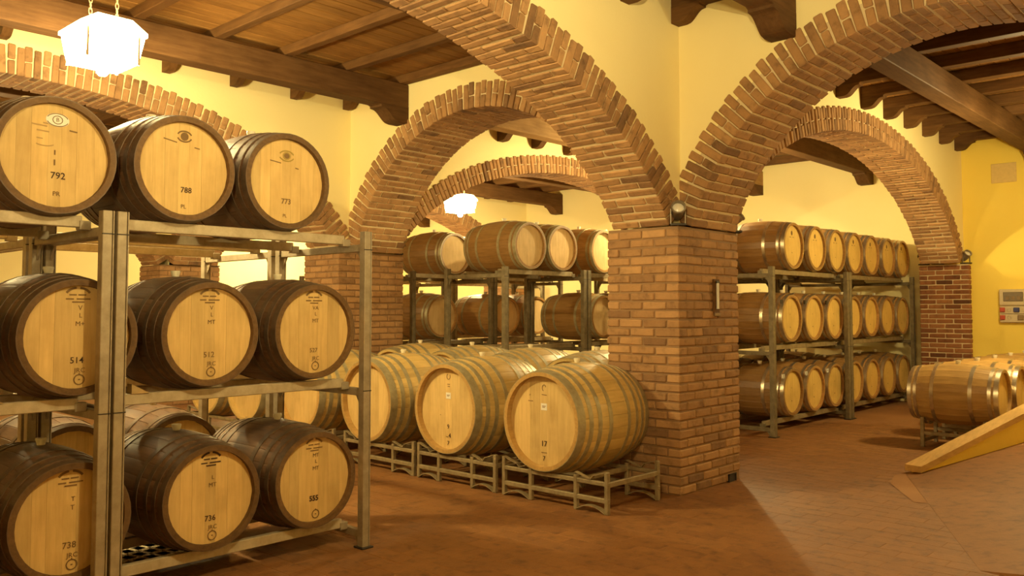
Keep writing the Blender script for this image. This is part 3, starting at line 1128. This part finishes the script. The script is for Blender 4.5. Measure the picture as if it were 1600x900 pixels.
# ------------------------------------------------------------------ barrel racks
def rack(x0, x1, yf, yb, label, group, levels=('top', 'mid', 'low'), post=.062, mat='steel', beams=None, H=2.117):
    t = thing('barrel_rack', label, 'rack', ((x0 + x1) / 2, yf, 0), 0, group)
    h = (x1 - x0) / 2
    d = yb - yf
    for sx in (-1, 1):
        for py in (0, d):
            cx = sx * (h - post / 2)
            g = MB()
            y0, y1 = py - (0 if py == 0 else .06), py + (.06 if py == 0 else 0)
            # lipped channel: two flanges and a web, as the double face of the photograph
            g.cbox(cx - post * .5, cx + post * .30, y0, y1, 0, H, .003)
            g.cbox(cx + post * .38, cx + post * .5, y0 + .002, y1, 0, H, .002)
            g.box(cx + post * .28, cx + post * .40, y0 + .012, y1 - .012, 0, H - .004)
            u = g.obj('upright', M[mat], t)
            MB().cbox(cx - post * .75, cx + post * .75, y0 - .02, y1 + .02, 0, .012, .003).obj('foot_plate', M['black'], u)
            for z in (1.04, 1.99):
                MB().cbox(cx - post * .52, cx + post * .52, y0 - .002, y0 + .01, z, z + .006, .001).obj('weld_band', M['black'], u)
        for lv in levels:
            z = SH[lv] - .063
            cx = sx * (h - post / 2)
            MB().cbox(cx - .02, cx + .02, .05, d - .05, z - .05, z, .003).obj('side_arm', M[mat], t)
            for py, q in ((.06, 1), (d - .06, -1)):
                gs = MB()
                gs.prism([(py, z - .05), (py + q * .06, z - .05), (py, z - .14)], cx - .006, cx + .006, lambda u, v, e: Vector((e, u, v)))
                gs.obj('gusset', M[mat], t)
    for lv in levels:
        zt_ = SH[lv]
        for by, hh in ((.178, .06), (.80, .075)):
            zb = zt_ if by < .5 else zt_ - .017
            b = MB().cbox(-h + .10, h - .10, by, by + .045, zb - .062, zb, .004).obj('shelf_beam', M['steel_shelf' if mat == 'steel' else 'steel_dark'], t)
            for sx in (-1, 1):
                xx = sx * (h - .085)
                MB().cbox(xx - .03, xx + .03, by - .006, by + .05, zb - .075, zb - .025, .003).obj('beam_hook', M[mat], b)
    return t


RG = 'barrel racks of the near row'
rack(-4.456, -2.752, .70, 1.81, 'near steel barrel rack between the double upright and the slim end post', RG)
rack(-6.17, -4.472, .70, 1.81, 'near steel barrel rack beyond the double upright at the picture edge', RG)
rack(-4.456, -2.752, 1.86, 2.97, 'steel barrel rack standing back to back behind the near one', RG)
rack(-6.17, -4.472, 1.86, 2.97, 'steel barrel rack standing back to back behind the picture edge rack', RG)
barrel(P_DARKFAR, -3.45, 1.96 + .475, zl + .04, 0, 'dark barrel on the bottom shelf of the rear rack, above barrel 736', 'barrels on the rear rack')
barrel(P_DARKFAR, -4.19, 1.96 + .475, zl + .04, 0, 'dark barrel on the bottom shelf of the rear rack, behind the double upright', 'barrels on the rear rack')
for (x, z) in ((-4.98, SH['mid']), (-4.24, SH['mid'])):
    t = MB().prism([(-.05, 0), (.05, 0), (-.05, .055)], -.03, .03, lambda u, v, d: Vector((u, d, v))).obj('wooden_wedge', M['wedge'], None, (x, .90, z))
    tag(t, 'pale wooden wedge on the middle shelf ' + ('at the picture edge' if x < -4.5 else 'beside the double upright'), 'wedge', 'wedges on the middle shelf')

# ---- racks seen through the arch beside the big pillar
RR = 'barrel racks beside the dark red pillar'
rack(3.62, 6.06, .90, 2.02, 'steel rack of barrels standing just behind the big pillar, with seven heads on top', RR, post=.08, mat='steel_brown')
rack(6.08, 8.88, .90, 2.02, 'steel rack of barrels standing against the dark red pillar', RR, post=.08, mat='steel_brown')
rack(3.62, 6.06, 2.06, 3.17, 'steel rack standing back to back behind the rack beside the big pillar', RR, post=.08, mat='steel_brown')
ORD = ['first', 'second', 'third', 'fourth', 'fifth', 'sixth', 'seventh']
XS = {'top': [4.47, 5.20, 5.90, 6.58, 7.26, 7.98, 8.66], 'mid': [4.38, 5.08, 5.79, 6.50, 7.20, 7.90, 8.60], 'low': [4.39, 5.08, 5.78, 6.50, 7.20, 7.90, 8.60]}
NAME = {'top': 'top', 'mid': 'middle', 'low': 'bottom'}
for lv in ('top', 'mid', 'low'):
    for k, x in enumerate(XS[lv]):
        b = barrel(P_BROWN, x, 1.0 + .475, SH[lv] + UP + (0.03 if lv == 'mid' else .012), 0,
                   f'brown oak barrel, {ORD[k]} from the big pillar on the {NAME[lv]} shelf beside the red pillar', 'barrels beside the dark red pillar')
        if lv == 'top':
            strokes(b, 'stamp', [arc(0, ZC + .17, .018, .026, 0, 360, 10), [(0, ZC + .19), (0, ZC + .15)], [(-.012, ZC + .16), (.012, ZC + .16)]], y, 'ink_brown', .012)
            strokes(b, 'stamp', [[(-.07, ZC + .115), (-.02, ZC + .115)], [(.02, ZC + .115), (.06, ZC + .115)], [(-.008, ZC - .09), (.012, ZC - .094)]], y, 'ink_brown', .007)
        else:
            strokes(b, 'stamp', [[(-.004, ZC - .12), (.012, ZC - .12)], [(.0, ZC + .05), (.006, ZC + .05)]], y, 'ink_brown', .014)
            if k < 3:
                MB().box(-.028, .028, y + .004, y + .02, 0, .05).obj('number_tag', M['paper' if lv == 'low' else 'black'], b, (-.26, -.02, ZC + .19))
                if lv == 'low':
                    text(b, '234'[k], -.26, ZC + .215, .05, 'ink', y - .018, 0, .001)
rack(6.08, 8.88, 2.06, 3.17, 'steel rack standing back to back behind the rack against the dark red pillar', RR, post=.08, mat='steel_brown')
for lv in ('top', 'mid', 'low'):
    for k, x in enumerate((4.28, 5.0, 5.71, 6.5, 7.22, 7.95)):
        barrel(P_BROWN, x, 2.12 + .475, SH[lv] + UP, PI, f'oak barrel in shade on the rear {NAME[lv]} shelf, {ORD[k]} from the big pillar', 'barrels on the rear shelves beside the red pillar')

# ---- racks seen through the round arch
RM = 'barrel racks in the back bay'
rack(1.36, 3.02, 3.33, 4.44, 'steel rack in the back bay, right behind the big casks', RM, post=.075, mat='steel_brown')
rack(3.04, 4.70, 3.33, 4.44, 'steel rack in the back bay, half hidden by the big pillar', RM, post=.075, mat='steel_brown')
rack(1.50, 3.14, 5.24, 6.37, 'steel rack under the pale arch behind the second pillar', RM, post=.065, mat='steel_brown')
rack(3.16, 4.82, 5.24, 6.37, 'steel rack under the pale arch, seen through the front rack', RM, post=.065, mat='steel_brown')
BG = 'barrels in the back bay'
for (x, yh, lv, lb) in ((1.96, 3.43, 'top', 'brown barrel with a pale head on the front top shelf of the back bay'),
                        (2.62, 3.43, 'top', 'barrel with a bright head on the top shelf, between two others in the back bay'),
                        (3.56, 3.43, 'top', 'barrel on the top shelf touching the edge of the big pillar'),
                        (3.55, 3.43, 'mid', 'barrel on the middle shelf touching the edge of the big pillar'),
                        (4.22, 3.43, 'top', 'barrel on the top shelf hidden by the big pillar'),
                        (4.22, 3.43, 'mid', 'barrel on the middle shelf hidden by the big pillar'),
                        (2.44, 5.36, 'top', 'barrel on the top shelf beside the second pillar, lit from above'),
                        (2.18, 5.36, 'mid', 'barrel on the middle shelf beside the second pillar'),
                        (3.56, 5.36, 'mid', 'barrel in shade on the rear middle shelf, larger of the two heads'),
                        (4.32, 5.36, 'mid', 'barrel in shade on the rear middle shelf, behind the slim upright')):
    barrel(P_BACK, x, yh + .475, SH[lv] + UP + (.04 if lv == 'mid' else 0), 0, lb, BG)

rack(1.5, 3.9, 6.95, 8.06, 'steel rack in the farthest row of the back bays', RM, post=.065, mat='steel_brown')
rack(3.94, 6.34, 6.95, 8.06, 'steel rack in the farthest row, behind the lantern side of the back bay', RM, post=.065, mat='steel_brown')
for lv in ('mid', 'low'):
    for k, x in enumerate((1.95, 2.68, 3.42, 4.4, 5.13, 5.86)):
        barrel(P_BACK, x, 7.05 + .475, SH[lv] + UP, 0, f'barrel in shade in the farthest row, {NAME[lv]} shelf, {ORD[k]} from the second pillar', 'barrels in the farthest row')
for k, x in enumerate((3.25, 3.97, 4.69)):
    barrel(P_BACK, x + (.02 if k else .08), 5.36 + .475, SH['top'] + UP, 0, f'barrel on the rear top shelf of the back bay, {ORD[k]} behind the front row', BG)
for yh, xs in ((3.43, (1.85, 2.58, 3.45, 4.2)), (5.36, (1.96, 2.68, 3.6, 4.34))):
    for k, x in enumerate(xs):
        barrel(P_BACK, x, yh + .475, SH['low'] + UP, 0, f'barrel on the bottom shelf of the back bay, {"front" if yh < 4 else "rear"} rack, {ORD[k]} from the round arch', BG)

# ---- low row of barrels on the floor by the end wall
GG = 'barrels on the floor by the yellow wall'
for k, x in enumerate((4.42, 5.22, 6.02, 6.82, 7.62)):
    barrel(P_TAN, x, -.975, .605, 0, ['brown barrel with bright hoops on the floor, first of the low row', 'brown barrel second in the low row by the yellow wall', 'brown barrel third in the low row by the yellow wall',
           'brown barrel fourth in the low row by the yellow wall', 'brown barrel last in the low row by the yellow wall'][k], GG)


def low_stand(x, y, label):
    t = thing('barrel_stand', label, 'barrel stand', (x, y, 0), 0, 'stands under the low row of barrels')
    for py in (-.33, .33):
        for px in (-.24, .24):
            MB().cbox(px - .02, px + .02, py - .02, py + .02, 0, .34, .004).obj('upright', M['steel_dark'], t)
        MB().cbox(-.24, .24, py - .016, py + .016, .05, .09, .004).obj('rail', M['steel_dark'], t)
        MB().strip([(-.24 + .48 * i / 10, py, .335 - .09 * math.sin(PI * i / 10)) for i in range(11)], (0, .05, 0), .008).obj('saddle', M['steel_dark'], t)
    for px in (-.24, .24):
        MB().cbox(px - .014, px + .014, -.33, .33, .14, .18, .004).obj('side_bar', M['steel_dark'], t)


for k, x in enumerate((4.42, 5.22, 6.02, 6.82, 7.62)):
    low_stand(x, -.975, ['steel stand under the first barrel of the low row', 'steel stand under the second barrel of the low row', 'steel stand under the third barrel of the low row',
                         'steel stand under the fourth barrel of the low row', 'steel stand under the last barrel of the low row'][k])

# ------------------------------------------------------------------ ramp with its low parapet and wooden coping
A = Vector((2.42, -1.13, 0))
B = Vector((4.95, -1.83, 0))


def ramp_z(x, y):
    s = (x - 2.25) * .43 + (y + 1.10) * -.9
    return max(0.0, .115 * s)


mb = MB()
poly = [(2.30, -1.075), (4.95, -1.80), (8.78, -1.80), (8.78, -4.6), (-.55, -4.6), (-.55, -2.44)]
n = len(poly)
mb.add([(x, yy, ramp_z(x, yy) + .002) for x, yy in poly] + [(x, yy, -.05) for x, yy in poly],
       [tuple(range(n))] + [(i, (i + 1) % n, n + (i + 1) % n, n + i) for i in range(n)])
rp = mb.obj('floor_ramp', M['tile_island'])
rp['kind'] = 'structure'
dr = (B - A).normalized()
sd = Vector((-dr.y, dr.x, 0))
wall = MB()
prof = []
n = 14
top = lambda f: .035 + .55 * f
for i in range(n + 1):
    f = i / n
    p = A + (B - A) * f
    prof.append((p, ramp_z(p.x, p.y) - .05, max(top(f), .02)))
vs, fs = [], []
for p, z0, z1 in prof:
    for q, z in ((-.05, z0), (.05, z0), (.05, z1), (-.05, z1)):
        vs.append((p.x + sd.x * q, p.y + sd.y * q, z))
for i in range(n):
    for k in range(4):
        fs.append((4 * i + k, 4 * i + (k + 1) % 4, 4 * i + 4 + (k + 1) % 4, 4 * i + 4 + k))
fs += [(0, 1, 2, 3), (4 * n, 4 * n + 1, 4 * n + 2, 4 * n + 3)]
par = wall.add(vs, fs).obj('wall_low', M['plaster_shaded'])
par['kind'] = 'structure'
we = MB()
we.add([(2.32, -1.06, .004), (1.15, -1.62, .004), (1.10, -1.53, .004), (1.75, -1.12, .004), (2.2, -1.0, .004)], [(0, 1, 2, 3, 4)])
we.obj('worn_edge', M['grout'], rp)
cp = MB()
pts = [A + (B - A) * f + Vector((0, 0, top(f) + .03)) for f in (-.02, .08, .2, .4, .6, .8, 1.0)]
for p0, p1 in zip(pts[:-1], pts[1:]):
    pass
vs, fs = [], []
for p in pts:
    for q, z in ((-.085, -.03), (.085, -.03), (.085, .03), (-.085, .03)):
        vs.append((p.x + sd.x * q, p.y + sd.y * q, p.z + z))
for i in range(len(pts) - 1):
    for k in range(4):
        fs.append((4 * i + k, 4 * i + (k + 1) % 4, 4 * i + 4 + (k + 1) % 4, 4 * i + 4 + k))
e = 4 * (len(pts) - 1)
fs += [(0, 1, 2, 3), (e, e + 1, e + 2, e + 3)]
cp.add(vs, fs).obj('coping', M['coping'], par)

# ------------------------------------------------------------------ small things
def spotlight(x, y, z, rz, tilt, label, power=0.0):
    t = thing('spotlight', label, 'spotlight', (x, y, z), rz, 'spotlights on the pillar ledges')
    MB().cbox(-.055, .055, -.05, .05, 0, .016, .004).obj('base', M['black'], t)
    yk = MB()
    for s in (-1, 1):
        yk.box(s * .052 - .003, s * .052 + .003, -.012, .012, .012, .125)
    yk.box(-.052, .052, -.012, .012, .012, .018)
    yk.obj('bracket', M['spot'], t)
    R = Matrix.Rotation(tilt, 4, 'X')
    hs = MB()
    hs.lathe_y([(.085, .028), (.08, .036), (.03, .046), (-.045, .048), (-.05, .054), (-.062, .054), (-.062, .044), (-.045, .042)], 20, False)
    hs.v = [tuple(R @ Vector(p) + Vector((0, 0, .11))) for p in hs.v]
    o = hs.obj('housing', M['spot'], t, smooth=True)
    ln = MB()
    ln.lathe_y([(-.04, .042), (-.05, .03), (-.054, .0005)], 18, False)
    ln.v = [tuple(R @ Vector(p) + Vector((0, 0, .11))) for p in ln.v]
    ln.obj('lens', M['lens'], t, smooth=True)
    rl = MB()
    rl.lathe_y([(.085, .0005), (.085, .028)], 14, False)
    rl.v = [tuple(R @ Vector(p) + Vector((0, 0, .11))) for p in rl.v]
    rl.obj('rear_cap', M['spot'], t)
    t.scale = (1.2, 1.2, 1.2)
    if power:
        ld = bpy.data.lights.new('fill_spot_beam', 'SPOT')
        ld.energy = power
        ld.color = FILL_SPOT_COLOR
        ld.spot_size = math.radians(105)
        ld.spot_blend = 1.0
        ld.shadow_soft_size = 0.03
        lo = link('fill_spot_beam', ld, t)
        lo.location = R @ Vector((0, -.075, 0)) + Vector((0, 0, .11))
        lo.rotation_euler = (-PI / 2 + tilt, 0, 0)


ZS = SPRING
spotlight(.05, .035, ZS, math.radians(-52), math.radians(-24), 'spotlight on the corner ledge of the big pillar, between its two arches')
spotlight(1.03, .02, ZS, math.radians(40), math.radians(-40), 'spotlight on the far ledge of the big pillar, above the first rack barrel')
spotlight(1.0, 4.955, ZS, math.radians(60), math.radians(-30), 'spotlight on the ledge of the second pillar')
spotlight(8.73, .055, ZS, math.radians(-40), math.radians(-35), 'spotlight on the ledge of the dark red pillar, against the yellow wall')
spotlight(8.74, .70, ZS, math.radians(-120), math.radians(-30), 'spotlight on the ledge of the dark red pillar, on the rack side')
spotlight(1.0, 9.86, ZS, math.radians(40), math.radians(-30), 'spotlight on the ledge of the far pillar under the top shelf')

spotlight(-7.38, -4.27, ZS, math.radians(135), math.radians(-32), 'added unseen fill spotlight behind the camera, aimed at the two nearest arches', FILL_SPOT_POWER)  # from here on: unseen fill spotlights, added to brighten the upper walls
spotlight(-.05, -4.27, ZS, math.radians(-135), math.radians(-40), 'added unseen fill spotlight at the camera end of the aisle arch', FILL_SPOT_POWER * .5)
spotlight(-7.38, .03, ZS, math.radians(45), math.radians(-40), 'added unseen fill spotlight at the camera end of the near rack', FILL_SPOT_POWER * .5)

t = thing('thermometer', 'slim white wall thermometer on the big pillar', 'thermometer', (.615, -.004, 1.56))
MB().cbox(-.05, .05, -.014, .006, -.01, .30, .004).obj('backing', M['beam_y'], t)
MB().lathe_y([(0, .013), (.235, .013)], 10).obj('tube', M['paper'], t, (0, -.022, .03), True).rotation_euler = (PI / 2, 0, 0)
MB().cbox(-.03, .03, -.03, -.008, .265, .285, .004).obj('clip', M['black'], t)
MB().cbox(-.05, .06, -.02, -.008, -.035, -.005, .004).obj('clip', M['grey_plastic'], t)
t = MB()
t.box(-.06, .06, -.004, .02, 0, .066)
t.box(-.065, -.055, -.012, .0, 0, .07)
t.box(.055, .065, -.012, .0, 0, .07)
t.box(-.065, .065, -.012, .0, .062, .072)
t = t.obj('drain_outlet', M['black'], None, (.87, -.008, .004))
tag(t, 'small dark drain outlet at the foot of the big pillar', 'outlet')

# socket box on the yellow end wall
t = thing('socket_box', 'cream socket box with red and blue sockets on the yellow wall', 'socket box', (XR, -.60, 1.37))


def on_wall(name, y0, y1, z0, z1, d0, d1, mat, parent, c=.006):
    return MB().cbox(-d1, -d0, y0, y1, z0, z1, c).obj(name, M[mat], parent)


on_wall('casing', -.215, .185, 0, .26, 0, .09, 'cream', t, .012)
on_wall('casing', -.215, .185, .265, .52, 0, .10, 'cream', t, .012)
on_wall('cover_window', -.15, .125, .33, .475, .098, .108, 'window', t)
for k in range(3):
    on_wall('breaker', -.11 + .075 * k, -.06 + .075 * k, .36, .41, .106, .111, 'grey_plastic', t, .002)
on_wall('socket', .105, .175, .165, .235, .088, .125, 'red', t)
on_wall('socket', .105, .175, .045, .115, .088, .125, 'red', t)
on_wall('socket', -.095, -.015, .165, .235, .088, .125, 'blue', t)
on_wall('socket', -.15, -.07, .045, .12, .088, .12, 'grey_plastic', t)
for (yy, zz) in ((.05, .20), (-.15, .20), (.05, .08)):
    r = MB().lathe_y([(0, .03), (.012, .03), (.012, .022), (.002, .022)], 16, False).obj('socket_ring', M['cream'], t, (-.09, yy, zz), True)
    r.rotation_euler = (0, 0, PI / 2)
on_wall('divider', -.2, .17, .132, .142, .088, .094, 'window', t, .001)
v = on_wall('wall_vent', -.69, -.33, 3.575, 3.885, 0, .012, 'vent', None)
v.location = (XR, 0, 0)
tag(v, 'tan square cover plate high on the yellow wall under the joists', 'cover plate')

g = thing('floor_grate', 'pale perforated drain grate on the floor under barrel 736', 'grate', (-3.80, 1.66, 0), .25)
GX_, GY_ = .26, .24
fr = MB()
nb = 6
for k in range(nb + 1):
    u = -GX_ + 2 * GX_ * k / nb
    fr.box(u - .031, u + .031, -GY_, GY_, .002, .012)
for k in range(5):
    u = -GY_ + 2 * GY_ * k / 4
    fr.box(-GX_, GX_, u - .04, u + .04, .002, .012)
fr.obj('grid', M['cream'], g)
MB().box(-GX_, GX_, -GY_, GY_, 0, .003).obj('pan', M['black'], g)

# the prototypes themselves are not part of the cellar
for pr in (P_SHELF, P_CASK, P_BROWN, P_BACK, P_BIGFAR, P_DARKFAR, P_TAN):
    for ch in list(pr.children):
        bpy.data.objects.remove(ch)
    bpy.data.objects.remove(pr)
